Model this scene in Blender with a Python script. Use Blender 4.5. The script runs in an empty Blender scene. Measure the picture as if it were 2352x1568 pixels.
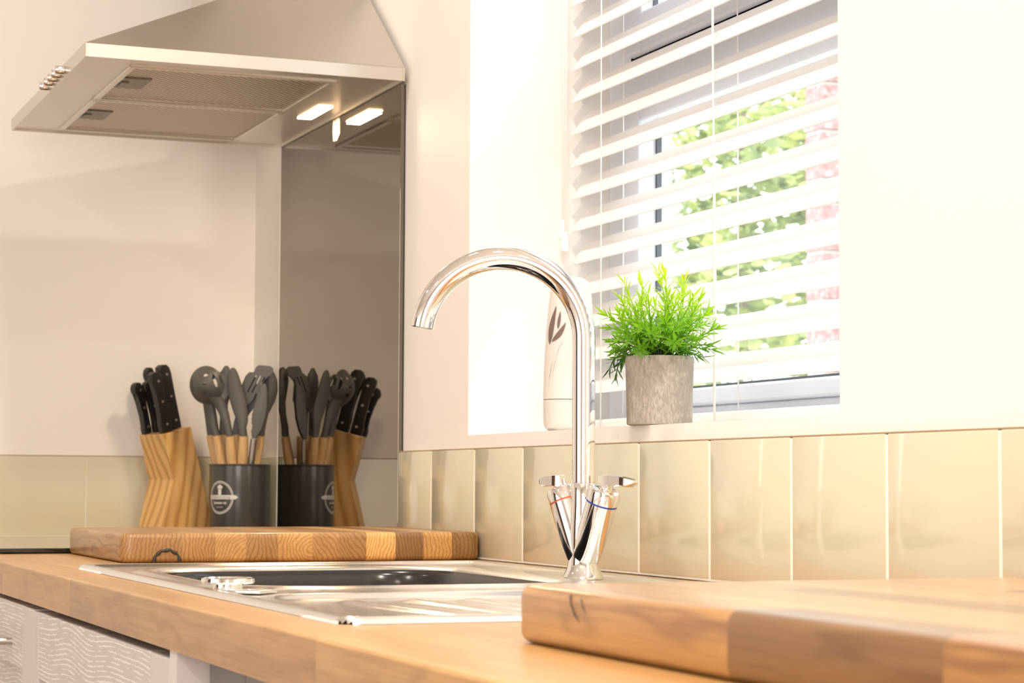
import bpy, bmesh, math, random
from mathutils import Vector, Matrix
random.seed(7)
C = bpy.context.scene.collection
SC = bpy.context.scene
PI = math.pi

# ------------------------------------------------------------------ camera, sky, lights, exposure
YAW, PIT, ROL = .377, .0666, .0048
CAM = Vector((3.223, -.8869, .0881))
fw = Vector((-math.cos(YAW)*math.cos(PIT), math.sin(YAW)*math.cos(PIT), math.sin(PIT)))
rt = fw.cross(Vector((0, 0, 1))).normalized(); up = rt.cross(fw)
r2 = rt*math.cos(ROL) + up*math.sin(ROL); u2 = up*math.cos(ROL) - rt*math.sin(ROL)
cd = bpy.data.cameras.new('camera'); cam = bpy.data.objects.new('camera', cd); C.objects.link(cam)
m = Matrix((r2, u2, -fw)).transposed().to_4x4(); m.translation = CAM
cam.matrix_world = m
cd.sensor_width = 36; cd.lens = 4908.1/2352*36; cd.clip_start = .02; cd.clip_end = 100
cd.dof.use_dof = True; cd.dof.focus_distance = 2.0; cd.dof.aperture_fstop = 19
SC.camera = cam
SC.view_settings.view_transform = 'Standard'; SC.view_settings.look = 'None'
SC.view_settings.exposure = 0.0; SC.view_settings.gamma = 1; SC.view_settings.use_curve_mapping = False
SC.cycles.use_denoising = True
SC.cycles.max_bounces = 16; SC.cycles.diffuse_bounces = 5; SC.cycles.glossy_bounces = 14
SC.cycles.transparent_max_bounces = 16; SC.cycles.sample_clamp_indirect = 6.0

w = bpy.data.worlds.new('sky'); SC.world = w; w.use_nodes = True
bg = w.node_tree.nodes['Background']; bg.inputs[0].default_value = (.93, .96, 1, 1); bg.inputs[1].default_value = 3.6

sd = bpy.data.lights.new('sun', 'SUN'); sd.energy = 5.0; sd.angle = .02; sd.color = (1, .95, .85)
so = bpy.data.objects.new('sun', sd); C.objects.link(so)
so.rotation_euler = Vector((-.5, .55, -.75)).to_track_quat('-Z', 'Y').to_euler()

def area(name, loc, target, sx, sy, energy, col):
    d = bpy.data.lights.new(name, 'AREA'); d.shape = 'RECTANGLE'; d.size = sx; d.size_y = sy
    d.energy = energy; d.color = col
    o = bpy.data.objects.new(name, d); C.objects.link(o); o.location = loc
    o.rotation_euler = (Vector(target) - Vector(loc)).to_track_quat('-Z', 'Y').to_euler()
    return o
WARM = (1, .90, .785)
for x, y, e_ in [(.98, -.45, 5.5), (1.90, -.45, 13), (2.85, -.45, 12), (.9, -1.9, 4), (2.1, -1.9, 9), (3.3, -1.9, 9)]:
    area('ceiling_spot', (x, y, 1.47), (x, y, 0), .10, .10, e_, WARM)
# soft fill added from the unseen sides of the room, no glazing built there
area('fill_side', (2.2, -3.05, .45), (1.6, 0, .1), 1.6, 1.2, 9, (1, .94, .88))
area('fill_rear', (4.4, -1.7, .45), (0, -.6, .1), 1.3, 1.2, 33, (1, .935, .875))

# ------------------------------------------------------------------ materials
def mat(name, col=(.8, .8, .8), rough=.5, metal=0, coat=0, spec=.5, ior=1.5, emit=None, es=0):
    m = bpy.data.materials.new(name); m.use_nodes = True
    b = m.node_tree.nodes['Principled BSDF']
    b.inputs['Base Color'].default_value = (*col, 1); b.inputs['Roughness'].default_value = rough
    b.inputs['Metallic'].default_value = metal; b.inputs['Coat Weight'].default_value = coat
    b.inputs['Coat Roughness'].default_value = .08
    b.inputs['Specular IOR Level'].default_value = spec; b.inputs['IOR'].default_value = ior
    if emit: b.inputs['Emission Color'].default_value = (*emit, 1); b.inputs['Emission Strength'].default_value = es
    return m
def N(m, t, **k):
    n = m.node_tree.nodes.new(t)
    for a, v in k.items(): setattr(n, a, v)
    return n
def L(m, a, b): m.node_tree.links.new(a, b)
def bsdf(m): return m.node_tree.nodes['Principled BSDF']
def ramp(m, fac, stops):
    r = N(m, 'ShaderNodeValToRGB'); e = r.color_ramp.elements
    while len(e) < len(stops): e.new(.5)
    for i, (p, c) in enumerate(stops): e[i].position = p; e[i].color = (*c, 1)
    L(m, fac, r.inputs[0]); return r
def add_bump(m, height, strength, dist):
    b = N(m, 'ShaderNodeBump'); b.inputs['Strength'].default_value = strength; b.inputs['Distance'].default_value = dist
    L(m, height, b.inputs['Height']); L(m, b.outputs[0], bsdf(m).inputs['Normal'])
def noise(m, vec, scale, detail=3, rough=.5, dist=0):
    n = N(m, 'ShaderNodeTexNoise'); n.inputs['Scale'].default_value = scale; n.inputs['Detail'].default_value = detail
    n.inputs['Roughness'].default_value = rough; n.inputs['Distortion'].default_value = dist
    if vec is not None: L(m, vec, n.inputs['Vector'])
    return n
def vmap(m, vec, scale=(1, 1, 1), loc=(0, 0, 0), rot=(0, 0, 0)):
    n = N(m, 'ShaderNodeMapping'); n.inputs['Scale'].default_value = scale; n.inputs['Location'].default_value = loc
    n.inputs['Rotation'].default_value = rot; L(m, vec, n.inputs['Vector']); return n.outputs[0]
def vmath(m, op, a, b):
    n = N(m, 'ShaderNodeVectorMath', operation=op)
    for i, v in enumerate((a, b)):
        if v is None: continue
        if isinstance(v, tuple): n.inputs[i].default_value = v
        else: L(m, v, n.inputs[i])
    return n
def fmath(m, op, a, b=None):
    n = N(m, 'ShaderNodeMath', operation=op)
    for i, v in enumerate((a, b)):
        if v is None: continue
        if isinstance(v, (int, float)): n.inputs[i].default_value = v
        else: L(m, v, n.inputs[i])
    return n.outputs[0]

def oak(name, light, dark, rough=.32, ring=900, coat=.25, far=.12, figure=1.0, rw=.30, cr=.08):
    """solid oak: growth rings round a far axis running along X, random per stave, tinted by the object colour"""
    m = mat(name, rough=rough, coat=coat); bsdf(m).inputs['Coat Roughness'].default_value = cr
    co = N(m, 'ShaderNodeTexCoord').outputs['Object']
    oi = N(m, 'ShaderNodeObjectInfo')
    wn = N(m, 'ShaderNodeTexWhiteNoise', noise_dimensions='1D'); L(m, oi.outputs['Random'], wn.inputs['W'])
    off = vmath(m, 'SUBTRACT', wn.outputs['Color'], (.5, .5, .5)).outputs[0]
    off = vmath(m, 'MULTIPLY', off, (3.0, far, far)).outputs[0]
    p = vmath(m, 'ADD', co, off).outputs[0]
    wob = noise(m, vmap(m, p, (2.2, 9, 9)), 2.0, 3)
    wv = vmath(m, 'MULTIPLY', vmath(m, 'SUBTRACT', wob.outputs['Color'], (.5, .5, .5)).outputs[0], (0, .035*figure, .035*figure)).outputs[0]
    q = vmath(m, 'ADD', p, wv).outputs[0]
    q = vmath(m, 'MULTIPLY', q, (0, 1, 1)).outputs[0]
    ln = N(m, 'ShaderNodeVectorMath', operation='LENGTH'); L(m, q, ln.inputs[0])
    s = fmath(m, 'SINE', fmath(m, 'MULTIPLY', ln.outputs['Value'], ring))
    s = fmath(m, 'ADD', fmath(m, 'MULTIPLY', s, .5), .5)
    s = fmath(m, 'POWER', s, 3.2)
    fib = noise(m, vmap(m, p, (9, 330, 330)), 1.0, 5, .7)
    pat = noise(m, vmap(m, p, (3, 22, 22)), 1.0, 3, .6)
    f = fmath(m, 'ADD', fmath(m, 'MULTIPLY', s, rw), fmath(m, 'MULTIPLY', fib.outputs[0], .62))
    f = fmath(m, 'ADD', f, fmath(m, 'MULTIPLY', pat.outputs[0], .55))
    r = ramp(m, f, [(.28, light), (.56, tuple((a+b)/2 for a, b in zip(light, dark))), (.86, dark)])
    mx = N(m, 'ShaderNodeMix', data_type='RGBA', blend_type='MULTIPLY'); mx.inputs['Factor'].default_value = 1
    L(m, r.outputs[0], mx.inputs['A']); L(m, oi.outputs['Color'], mx.inputs['B'])
    L(m, mx.outputs['Result'], bsdf(m).inputs['Base Color'])
    add_bump(m, f, .25, .0006)
    return m

M = {}

M['wall'] = mat('wall_paint', (.86, .83, .79), .55)
nn = noise(M['wall'], N(M['wall'], 'ShaderNodeTexCoord').outputs['Object'], 60, 4); add_bump(M['wall'], nn.outputs[0], .05, .001)
M['ceiling'] = mat('ceiling_paint', (.88, .86, .83), .7)
M['tile'] = mat('glazed_tile', (.63, .595, .445), .10, coat=.4)
t = M['tile']; tn = noise(t, N(t, 'ShaderNodeTexCoord').outputs['Object'], 18, 2)
add_bump(t, tn.outputs[0], .03, .002)
M['grout'] = mat('grout', (.88, .84, .76), .8)
M['sealant'] = mat('sealant', (.9, .88, .84), .4)
M['seam_shade'] = mat('seam_shade', (.42, .29, .18), .7)  # brown of the tile-top seam, the gap's shadow put into the colour
M['floor'] = mat('floor_boards', (.22, .13, .07), .35)
M['oak_top'] = oak('worktop_oak', (.72, .43, .165), (.34, .165, .05), .34, 1500, .12, .10, .6, .12, .2)
M['oak_board'] = oak('board_oak', (.70, .425, .165), (.36, .185, .06), .35, 1500, .2, .07)
M['oak_board2'] = oak('board_oak_long', (.70, .40, .14), (.25, .115, .035), .32, 1400, .6, .07, .7, .16, .2)
M['steel'] = mat('satin_steel', (.66, .62, .57), .32, 1)
sm = M['steel']; sn = noise(sm, vmap(sm, N(sm, 'ShaderNodeTexCoord').outputs['Object'], (4, 900, 900)), 1, 2); add_bump(sm, sn.outputs[0], .05, .0003)
M['sink'] = mat('sink_steel', (.86, .84, .82), .21, 1)
M['bowl'] = mat('bowl_dark_reflection', (.035, .03, .028), .18, .3)  # steel bowl, its dark reflections put into the base colour
M['chrome'] = mat('chrome', (.93, .92, .91), .03, 1)
M['mesh'] = mat('filter_mesh', (.52, .46, .38), .42, .9)
fm = M['mesh']; fc = N(fm, 'ShaderNodeTexCoord').outputs['Object']
wv = N(fm, 'ShaderNodeTexWave', wave_type='BANDS', bands_direction='DIAGONAL'); wv.inputs['Scale'].default_value = 55
L(fm, vmap(fm, fc, (1, 1, 0)), wv.inputs['Vector'])
rr = ramp(fm, wv.outputs[1], [(.2, (.30, .24, .18)), (.7, (.66, .58, .48))]); L(fm, rr.outputs[0], bsdf(fm).inputs['Base Color'])
add_bump(fm, wv.outputs[1], .6, .001)
M['latch'] = mat('latch_plastic', (.20, .18, .14), .4)
M['black'] = mat('black_plastic', (.012, .011, .010), .38)
M['handle'] = mat('knife_handle', (.014, .012, .011), .36)
M['glass_black'] = mat('hob_glass', (.012, .011, .010), .04, ior=1.55, coat=.5)
M['mirror'] = mat('dark_glass_panel', (.215, .185, .155), .015, 1)
M['silicone'] = mat('grey_silicone', (.095, .088, .080), .45)
M['bamboo'] = mat('beech_handle', (.66, .41, .18), .4)
bm_ = M['bamboo']; bn = noise(bm_, vmap(bm_, N(bm_, 'ShaderNodeTexCoord').outputs['Object'], (150, 150, 14)), 1, 3)
rb = ramp(bm_, bn.outputs[0], [(.3, (.74, .50, .25)), (.7, (.56, .33, .13))]); L(bm_, rb.outputs[0], bsdf(bm_).inputs['Base Color'])
M['tin'] = mat('grey_lacquered_tin', (.060, .055, .050), .28, coat=.3)
M['print'] = mat('white_print', (.72, .68, .64), .5)
M['printdark'] = mat('grey_print', (.30, .28, .26), .5)
# block: pine with soft parallel grain
pb = mat('pine_block', rough=.35, coat=.15); M['pine'] = pb
pc = N(pb, 'ShaderNodeTexCoord').outputs['Object']
pw = N(pb, 'ShaderNodeTexWave', wave_type='BANDS', bands_direction='X'); pw.inputs['Scale'].default_value = 26
pw.inputs['Distortion'].default_value = 5; pw.inputs['Detail'].default_value = 2; pw.inputs['Detail Scale'].default_value = .8
L(pb, vmap(pb, pc, (1, 1, .25), rot=(0, .27, .3)), pw.inputs['Vector'])
pr = ramp(pb, pw.outputs[1], [(.1, (.76, .48, .19)), (.7, (.68, .395, .135)), (1, (.52, .28, .085))]); L(pb, pr.outputs[0], bsdf(pb).inputs['Base Color'])
M['upvc'] = mat('white_upvc', (.80, .83, .92), .3)
M['slat'] = mat('blind_slat', (.84, .81, .79), .4)
M['cord'] = mat('blind_cord', (.9, .88, .85), .7)
M['gasket'] = mat('rubber_gasket', (.10, .11, .12), .6)
M['white_plastic'] = mat('white_plastic', (.70, .66, .62), .35)
M['leafprint'] = mat('brown_print', (.17, .12, .10), .5)
# clear thin glass
g = bpy.data.materials.new('window_glass'); g.use_nodes = True; nt = g.node_tree; nt.nodes.clear()
o_ = nt.nodes.new('ShaderNodeOutputMaterial'); tr = nt.nodes.new('ShaderNodeBsdfTransparent'); gl = nt.nodes.new('ShaderNodeBsdfGlossy')
gl.inputs['Roughness'].default_value = .02; mx = nt.nodes.new('ShaderNodeMixShader'); mx.inputs[0].default_value = .06
tr.inputs[0].default_value = (.96, .98, .97, 1)
nt.links.new(tr.outputs[0], mx.inputs[1]); nt.links.new(gl.outputs[0], mx.inputs[2]); nt.links.new(mx.outputs[0], o_.inputs[0]); M['pane'] = g
# concrete
cm = mat('concrete', rough=.85); M['concrete'] = cm; cc = N(cm, 'ShaderNodeTexCoord').outputs['Object']
n1 = noise(cm, vmap(cm, cc, (1, 1, .35)), 420, 4, .7); n2 = noise(cm, cc, 26, 3)
f = fmath(cm, 'ADD', fmath(cm, 'MULTIPLY', n1.outputs[0], .6), fmath(cm, 'MULTIPLY', n2.outputs[0], .5))
rc = ramp(cm, f, [(.36, (.25, .21, .175)), (.55, (.36, .315, .27)), (.74, (.58, .52, .45))]); L(cm, rc.outputs[0], bsdf(cm).inputs['Base Color'])
add_bump(cm, n1.outputs[0], .35, .0008)
# cabinet paint with open grain
def limed(name, horizontal=True):
    m = mat(name, (.68, .64, .625), .38)
    c = N(m, 'ShaderNodeTexCoord').outputs['Object']
    wob = noise(m, vmap(m, c, (4, 4, 5) if horizontal else (5, 4, 4)), 1.0, 1)
    sp3 = N(m, 'ShaderNodeSeparateXYZ'); L(m, c, sp3.inputs[0])
    rag = noise(m, vmap(m, c, (160, 160, 160)), 1.0, 3, .7)
    ph = fmath(m, 'ADD', sp3.outputs[2] if horizontal else sp3.outputs[0], fmath(m, 'MULTIPLY', wob.outputs[0], .042))
    ph = fmath(m, 'ADD', ph, fmath(m, 'MULTIPLY', rag.outputs[0], .0040))
    sn_ = fmath(m, 'ADD', fmath(m, 'MULTIPLY', fmath(m, 'SINE', fmath(m, 'MULTIPLY', ph, 1350)), .5), .5)
    brk = noise(m, vmap(m, c, (22, 22, 120)), 1.0, 2)
    n_f = fmath(m, 'MULTIPLY', fmath(m, 'POWER', sn_, 4.0), fmath(m, 'ADD', fmath(m, 'MULTIPLY', brk.outputs[0], 3.4), -1.0))
    r = ramp(m, n_f, [(.30, (.64, .60, .585)), (.52, (.95, .93, .91))])
    if horizontal: L(m, r.outputs[0], bsdf(m).inputs['Base Color'])
    add_bump(m, r.outputs[0], .5 if horizontal else .15, .0008)
    return m
M['limed'] = limed('limed_rail'); M['limed_v'] = limed('limed_stile', False)
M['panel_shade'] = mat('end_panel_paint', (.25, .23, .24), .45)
M['carcass'] = mat('cabinet_paint', (.76, .71, .69), .4)
# leaves
def leafmat(name, a, b, c):
    m = mat(name, rough=.42); co = N(m, 'ShaderNodeTexCoord').outputs['Object']
    sx = N(m, 'ShaderNodeSeparateXYZ'); L(m, co, sx.inputs[0])
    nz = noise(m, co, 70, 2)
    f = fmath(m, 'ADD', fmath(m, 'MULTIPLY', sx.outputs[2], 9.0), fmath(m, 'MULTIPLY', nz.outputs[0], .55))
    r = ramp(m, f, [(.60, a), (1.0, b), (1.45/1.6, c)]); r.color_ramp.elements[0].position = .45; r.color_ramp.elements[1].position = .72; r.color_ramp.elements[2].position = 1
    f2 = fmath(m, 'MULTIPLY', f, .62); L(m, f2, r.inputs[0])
    L(m, r.outputs[0], bsdf(m).inputs['Base Color'])
    t = N(m, 'ShaderNodeBsdfTranslucent'); L(m, r.outputs[0], t.inputs[0])
    mx = N(m, 'ShaderNodeMixShader'); mx.inputs[0].default_value = .38
    L(m, bsdf(m).outputs[0], mx.inputs[1]); L(m, t.outputs[0], mx.inputs[2])
    L(m, mx.outputs[0], m.node_tree.nodes['Material Output'].inputs[0]); return m
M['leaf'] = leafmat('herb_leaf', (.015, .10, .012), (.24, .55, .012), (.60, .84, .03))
M['stem'] = mat('herb_stem', (.03, .05, .02), .5)
hl = mat('hedge_leaf', rough=.5); M['hedge'] = hl
hn = noise(hl, N(hl, 'ShaderNodeTexCoord').outputs['Object'], 5.0, 4); hr = ramp(hl, hn.outputs[0], [(.35, (.13, .19, .09)), (.5, (.30, .36, .14)), (.66, (.62, .66, .27))])
L(hl, hr.outputs[0], bsdf(hl).inputs['Base Color'])
tt = N(hl, 'ShaderNodeBsdfTranslucent'); L(hl, hr.outputs[0], tt.inputs[0]); mm = N(hl, 'ShaderNodeMixShader'); mm.inputs[0].default_value = .4
L(hl, bsdf(hl).outputs[0], mm.inputs[1]); L(hl, tt.outputs[0], mm.inputs[2]); L(hl, mm.outputs[0], hl.node_tree.nodes['Material Output'].inputs[0])
M['bark'] = mat('bark', (.20, .15, .12), .8)
M['paving'] = mat('patio', (.80, .79, .77), .8)
bk = mat('pink_brick', rough=.85); M['brick'] = bk
bkn = noise(bk, N(bk, 'ShaderNodeTexCoord').outputs['Object'], 45, 4, .7); bkr = ramp(bk, bkn.outputs[0], [(.4, (.24, .13, .13)), (.55, (.34, .21, .21)), (.68, (.52, .40, .40))])
L(bk, bkr.outputs[0], bsdf(bk).inputs['Base Color'])
M['mortar'] = mat('mortar', (.66, .62, .57), .9)
M['rail'] = mat('painted_rail', (.85, .86, .88), .5)
M['lamp'] = mat('lamp_glass', (1, .9, .7), .3, emit=(1, .70, .36), es=26)
lb = mat('torn_label', rough=.8); M['label'] = lb
ln_ = noise(lb, N(lb, 'ShaderNodeTexCoord').outputs['Object'], 160, 3); lr = ramp(lb, ln_.outputs[0], [(.36, (.04, .03, .02)), (.46, (.17, .15, .12))]); L(lb, lr.outputs[0], bsdf(lb).inputs['Base Color'])

# ------------------------------------------------------------------ builders
def newbm(): return bmesh.new()
def box(bm, a, b, bev=0, seg=2):
    x0, y0, z0 = a; x1, y1, z1 = b
    v = [bm.verts.new(p) for p in ((x0,y0,z0),(x1,y0,z0),(x1,y1,z0),(x0,y1,z0),(x0,y0,z1),(x1,y0,z1),(x1,y1,z1),(x0,y1,z1))]
    f = [bm.faces.new([v[i] for i in q]) for q in ((3,2,1,0),(4,5,6,7),(0,1,5,4),(1,2,6,5),(2,3,7,6),(3,0,4,7))]
    if bev:
        e = list({e for q in f for e in q.edges})
        bmesh.ops.bevel(bm, geom=e, offset=bev, segments=seg, profile=.5, affect='EDGES')
    return f
def frame(d):
    d = Vector(d).normalized(); a = Vector((0, 0, 1)) if abs(d.z) < .95 else Vector((1, 0, 0))
    x = d.cross(a).normalized(); return x, x.cross(d).normalized()
def tube(bm, pts, rad, n=24, cap=True, flat=1.0, ref=None):
    """pts list of Vector, rad number or list; parallel transport"""
    pts = [Vector(p) for p in pts]
    if not isinstance(rad, (list, tuple)): rad = [rad]*len(pts)
    rings = []; x = None
    for i, p in enumerate(pts):
        d = (pts[min(i+1, len(pts)-1)] - pts[max(i-1, 0)]).normalized()
        if x is None: x = (Vector(ref) if ref else frame(d)[0])
        x = (x - d*x.dot(d)).normalized(); y = d.cross(x)
        rings.append([bm.verts.new(p + (x*math.cos(2*PI*k/n) + y*flat*math.sin(2*PI*k/n))*rad[i]) for k in range(n)])
    for a, b in zip(rings, rings[1:]):
        for k in range(n): bm.faces.new((a[k], a[(k+1) % n], b[(k+1) % n], b[k])).smooth = True
    if cap:
        bm.faces.new(rings[0][::-1]); bm.faces.new(rings[-1])
    return rings
def lathe(bm, prof, origin=(0,0,0), axis=(0,0,1), n=48, cap=True):
    o = Vector(origin); d = Vector(axis).normalized(); x, y = frame(d)
    rings = [[bm.verts.new(o + d*h + (x*math.cos(2*PI*k/n) + y*math.sin(2*PI*k/n))*r) for k in range(n)] for r, h in prof]
    for a, b in zip(rings, rings[1:]):
        for k in range(n): bm.faces.new((a[k], a[(k+1) % n], b[(k+1) % n], b[k])).smooth = True
    if cap:
        bm.faces.new(rings[0][::-1]); bm.faces.new(rings[-1])
def loft(bm, rings, cap=True, smooth=True):
    R_ = [[bm.verts.new(p) for p in r] for r in rings]; n = len(R_[0])
    for a, b in zip(R_, R_[1:]):
        for k in range(n): bm.faces.new((a[k], a[(k+1) % n], b[(k+1) % n], b[k])).smooth = smooth
    if cap: bm.faces.new(R_[0][::-1]); bm.faces.new(R_[-1])
def slab(bm, outline, o, ex, ey, th, bev=0):
    """2D outline in plane (ex, ey) at o, thickness th centred, rounded edges"""
    o, ex, ey = Vector(o), Vector(ex), Vector(ey); n = ex.cross(ey).normalized()
    a = [bm.verts.new(o + ex*u + ey*v - n*th/2) for u, v in outline]
    b = [bm.verts.new(o + ex*u + ey*v + n*th/2) for u, v in outline]
    k = len(outline); fs = [bm.faces.new(a[::-1]), bm.faces.new(b)]
    for i in range(k): fs.append(bm.faces.new((a[i], a[(i+1) % k], b[(i+1) % k], b[i])))
    if bev:
        e = list({e for f in fs[:2] for e in f.edges}); bmesh.ops.bevel(bm, geom=e, offset=bev, segments=3, profile=.5, affect='EDGES')
def obj(name, bm, mt, parent=None, label=None, cat=None, group=None, kind=None, smooth=None, origin=None, color=None):
    bmesh.ops.recalc_face_normals(bm, faces=bm.faces[:])
    loc = Vector(origin) if origin is not None else Vector((0, 0, 0))
    off = (parent_loc(parent) if parent else Vector((0, 0, 0))) + loc
    for v in bm.verts: v.co -= off
    me = bpy.data.meshes.new(name)
    if smooth is not None:
        for f in bm.faces: f.smooth = True
    bm.to_mesh(me); bm.free(); me.materials.append(mt if not isinstance(mt, str) else M[mt])
    if smooth: me.set_sharp_from_angle(angle=smooth)
    o = bpy.data.objects.new(name, me); C.objects.link(o); o.location = loc
    if parent: o.parent = parent
    if color: o.color = (*color, 1)
    return tag(o, label, cat, group, kind)
def parent_loc(o):
    v = Vector(o.location)
    while o.parent: o = o.parent; v += o.location
    return v
def tag(o, label=None, cat=None, group=None, kind=None):
    if label: o['label'] = label
    if cat: o['category'] = cat
    if group: o['group'] = group
    if kind: o['kind'] = kind
    return o
def empty(name, loc, label=None, cat=None, group=None, kind=None):
    o = bpy.data.objects.new(name, None); C.objects.link(o); o.location = loc; o.empty_display_size = .05
    return tag(o, label, cat, group, kind)
def one(name, a, b, mt, bev=0, **k):
    bm = newbm(); box(bm, a, b, bev); return obj(name, bm, mt, **k)
def S(name, a, b, mt, bev=0, **k): return one(name, a, b, mt, bev, kind='structure', **k)

# ------------------------------------------------------------------ room shell
XE, XR, YL, ZF, ZC = -.18, 4.6, -3.2, -.9, 1.5
WX0, WX1, WZ0, WZ1 = .827, 1.697, .1462, 1.16       # window opening
YW = .006                                           # plaster face of the window wall
S('floor', (XE, YL, ZF-.05), (XR, .3, ZF), 'floor')
S('ceiling', (XE, YL, ZC), (XR, .3, ZC+.05), 'ceiling')
wall_back = S('wall_back', (XE-.1, YL, ZF), (XE, .3, ZC), 'wall')
S('wall_front', (XR, YL, ZF), (XR+.1, .3, ZC), 'wall')
S('wall_left', (XE, YL-.1, ZF), (XR, YL, ZC), 'wall')
M['door'] = mat('dark_reflection_panel', (.07, .045, .03), .35)  # dark panels added out of view to give the chrome dark reflections
S('reflection_panel_1', (.55, YL+.001, ZF+.001), (1.35, YL+.045, 1.12), 'door', .004)
S('reflection_panel_2', (XR-.045, -3.0, ZF+.001), (XR-.001, -2.45, 1.12), 'door', .004)
bm = newbm()
xs = [XE, WX0, WX1, XR]; zs = [ZF, WZ0, WZ1, ZC]
for i in range(3):
    for k in range(3):
        if i == 1 and k == 1: continue
        box(bm, (xs[i], YW, zs[k]), (xs[i+1], .27, zs[k+1]))
bmesh.ops.remove_doubles(bm, verts=bm.verts[:], dist=1e-5)
cnt = {}
for f in bm.faces: cnt.setdefault(tuple(round(c, 4) for c in f.calc_center_median()), []).append(f)
bmesh.ops.delete(bm, geom=[f for v in cnt.values() if len(v) > 1 for f in v], context='FACES')
wall_right = obj('wall_right', bm, 'wall', kind='structure')

# tiles: each its own piece, grout bed behind
HT = .129; PITCH = .152; X1 = .7155
one('grout', (.587, -.0005, .001), (XR-.02, YW, HT-.001), 'grout', parent=wall_right)
xe = [.5865, X1] + [X1 + PITCH*k for k in range(1, 24)]
tile_me = None
for a, b in zip(xe, xe[1:]):
    full = abs(b - a - PITCH) < 1e-4
    if full and tile_me:
        o = bpy.data.objects.new('tile', tile_me); C.objects.link(o); o.parent = wall_right; o.location = (a, 0, 0); continue
    bm = newbm(); box(bm, (a+.0019, -.0012, .0030), (b-.0019, .005, HT), .0012)
    o = obj('tile', bm, 'tile', parent=wall_right, origin=(a, 0, 0), smooth=.6)
    if full: tile_me = o.data
one('grout', (XE, .0006, .001), (-.002, YW, HT-.001), 'grout', parent=wall_right)
one('tile', (XE+.006, -.0012, .0018), (-.0045, .005, HT), 'tile', .0012, parent=wall_right)
one('grout', (XE, -2.2, .001), (XE+.0045, 0, HT-.001), 'grout', parent=wall_back)
ys = [-.0015, -.118] + [-.2655 - PITCH*1.0*k for k in range(0, 1)]
ye = [0.0, -.113, -.265, -.417+.0, -.569, -.721, -.873, -1.025, -1.177]
for a, b in zip(ye, ye[1:]):
    one('tile', (XE+.0035, b+.0009, .0018), (XE+.0060, a-.0009, HT), 'tile', .0008, parent=wall_back)
one('seam_shadow_3', (.587, -.0008, HT), (XR-.02, YW-.0002, HT+.0011), 'seam_shade', kind='structure')  # strip painted as the seam and its shadow above the window-wall tiles
one('seam_shadow_4', (XE+.001, -1.2, HT), (XE+.0062, -.001, HT+.0011), 'seam_shade', kind='structure')  # same painted seam shadow above the end-wall tiles
one('trim_1', (XE+.006, -1.2, .0), (XE+.011, -.001, .0035), 'sealant', .001, kind='structure')
one('trim_2', (-.0038, -.0016, .001), (-.0006, .0055, .625), 'sealant', .0008, kind='structure')

# ------------------------------------------------------------------ worktop of glued oak staves
WY0, WTH = -.5384, .0344
HX0, HX1, HY0, HY1 = 1.055, 1.905, -.462, -.072     # cut-out under the sink
top = empty('worktop', (1.8, -.27, -WTH), 'solid oak block worktop with the steel sink set into it', 'worktop')
rnd = random.Random(3)
rows = 12; rw = (-.002 - WY0)/rows
XS, XEnd = XE+.0005, 3.06
for r in range(rows):
    y0 = WY0 + r*rw; y1 = y0 + rw
    cuts = [XS]
    if r == 0: cuts += [.42, .83, 1.247, 1.62, 2.041, 2.44, 2.8]
    else:
        x = XS + rnd.uniform(.12, .45)
        while x < XEnd-.1: cuts.append(x); x += rnd.uniform(.28, .5)
    cuts.append(XEnd)
    for a, b in zip(cuts, cuts[1:]):
        segs = [(a, b, y0, y1)]
        if y1 > HY0 and y0 < HY1:
            segs = []
            for (p, q) in ((a, min(b, HX0)), (max(a, HX1), b)):
                if q > p + 1e-4: segs.append((p, q, y0, y1))
            p, q = max(a, HX0), min(b, HX1)
            if q > p + 1e-4:
                if y0 < HY0 - 1e-4: segs.append((p, q, y0, HY0))
                if y1 > HY1 + 1e-4: segs.append((p, q, HY1, y1))
        tint = rnd.uniform(.86, 1.06); wt = rnd.uniform(.96, 1.02)
        for (p, q, s, t_) in segs:
            bm = newbm(); fs = box(bm, (p+.00005, s+.00005, -WTH), (q-.00005, t_-.00005, 0))
            if r == 0:
                e = [e for e in bm.edges if all(abs(v.co.y - s) < 1e-3 and v.co.z > -.001 for v in e.verts)]
                bmesh.ops.bevel(bm, geom=e, offset=.0022, segments=4, profile=.5, affect='EDGES')
            obj('stave', bm, 'oak_top', parent=top, color=(tint, tint*wt, tint*wt*.99), smooth=.6)

# ------------------------------------------------------------------ cabinets under the worktop
def shaker(parent, x0, x1, y, ztop, zbot, handle=None):
    """framed door: two stiles, two rails, inset panel"""
    st = .064; d = empty('door', (x0, y, zbot)); d.parent = parent; d.location = Vector((x0, y, zbot)) - parent_loc(parent)
    one('stile', (x0, y, zbot), (x0+st*.45, y+.02, ztop), 'limed_v', .0012, parent=d)
    one('stile', (x1-st, y, zbot), (x1, y+.02, ztop), 'limed_v', .0012, parent=d)
    one('rail', (x0+st*.45, y+.0004, ztop-.066), (x1-st, y+.02, ztop), 'limed', .0012, parent=d)
    one('rail', (x0+st*.45, y+.0004, zbot), (x1-st, y+.02, zbot+.066), 'limed', .0012, parent=d)
    one('door_panel', (x0+st*.45, y+.009, zbot+.066), (x1-st, y+.016, ztop-.066), 'limed', parent=d)
    if handle:
        a, b, z = handle; bm = newbm(); tube(bm, [(a, y-.028, z), (b, y-.028, z)], .0055, 16)
        for q in (a+.012, b-.012): tube(bm, [(q, y-.028, z), (q, y+.001, z)], .004, 12)
        obj('handle', bm, 'steel', parent=d, smooth=.6)
    return d
DY = -.5355
cb1 = empty('base_cabinet', (.72, -.27, -.88), 'limed white base cabinet with bar handle at far left under the worktop', 'cabinet')
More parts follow.
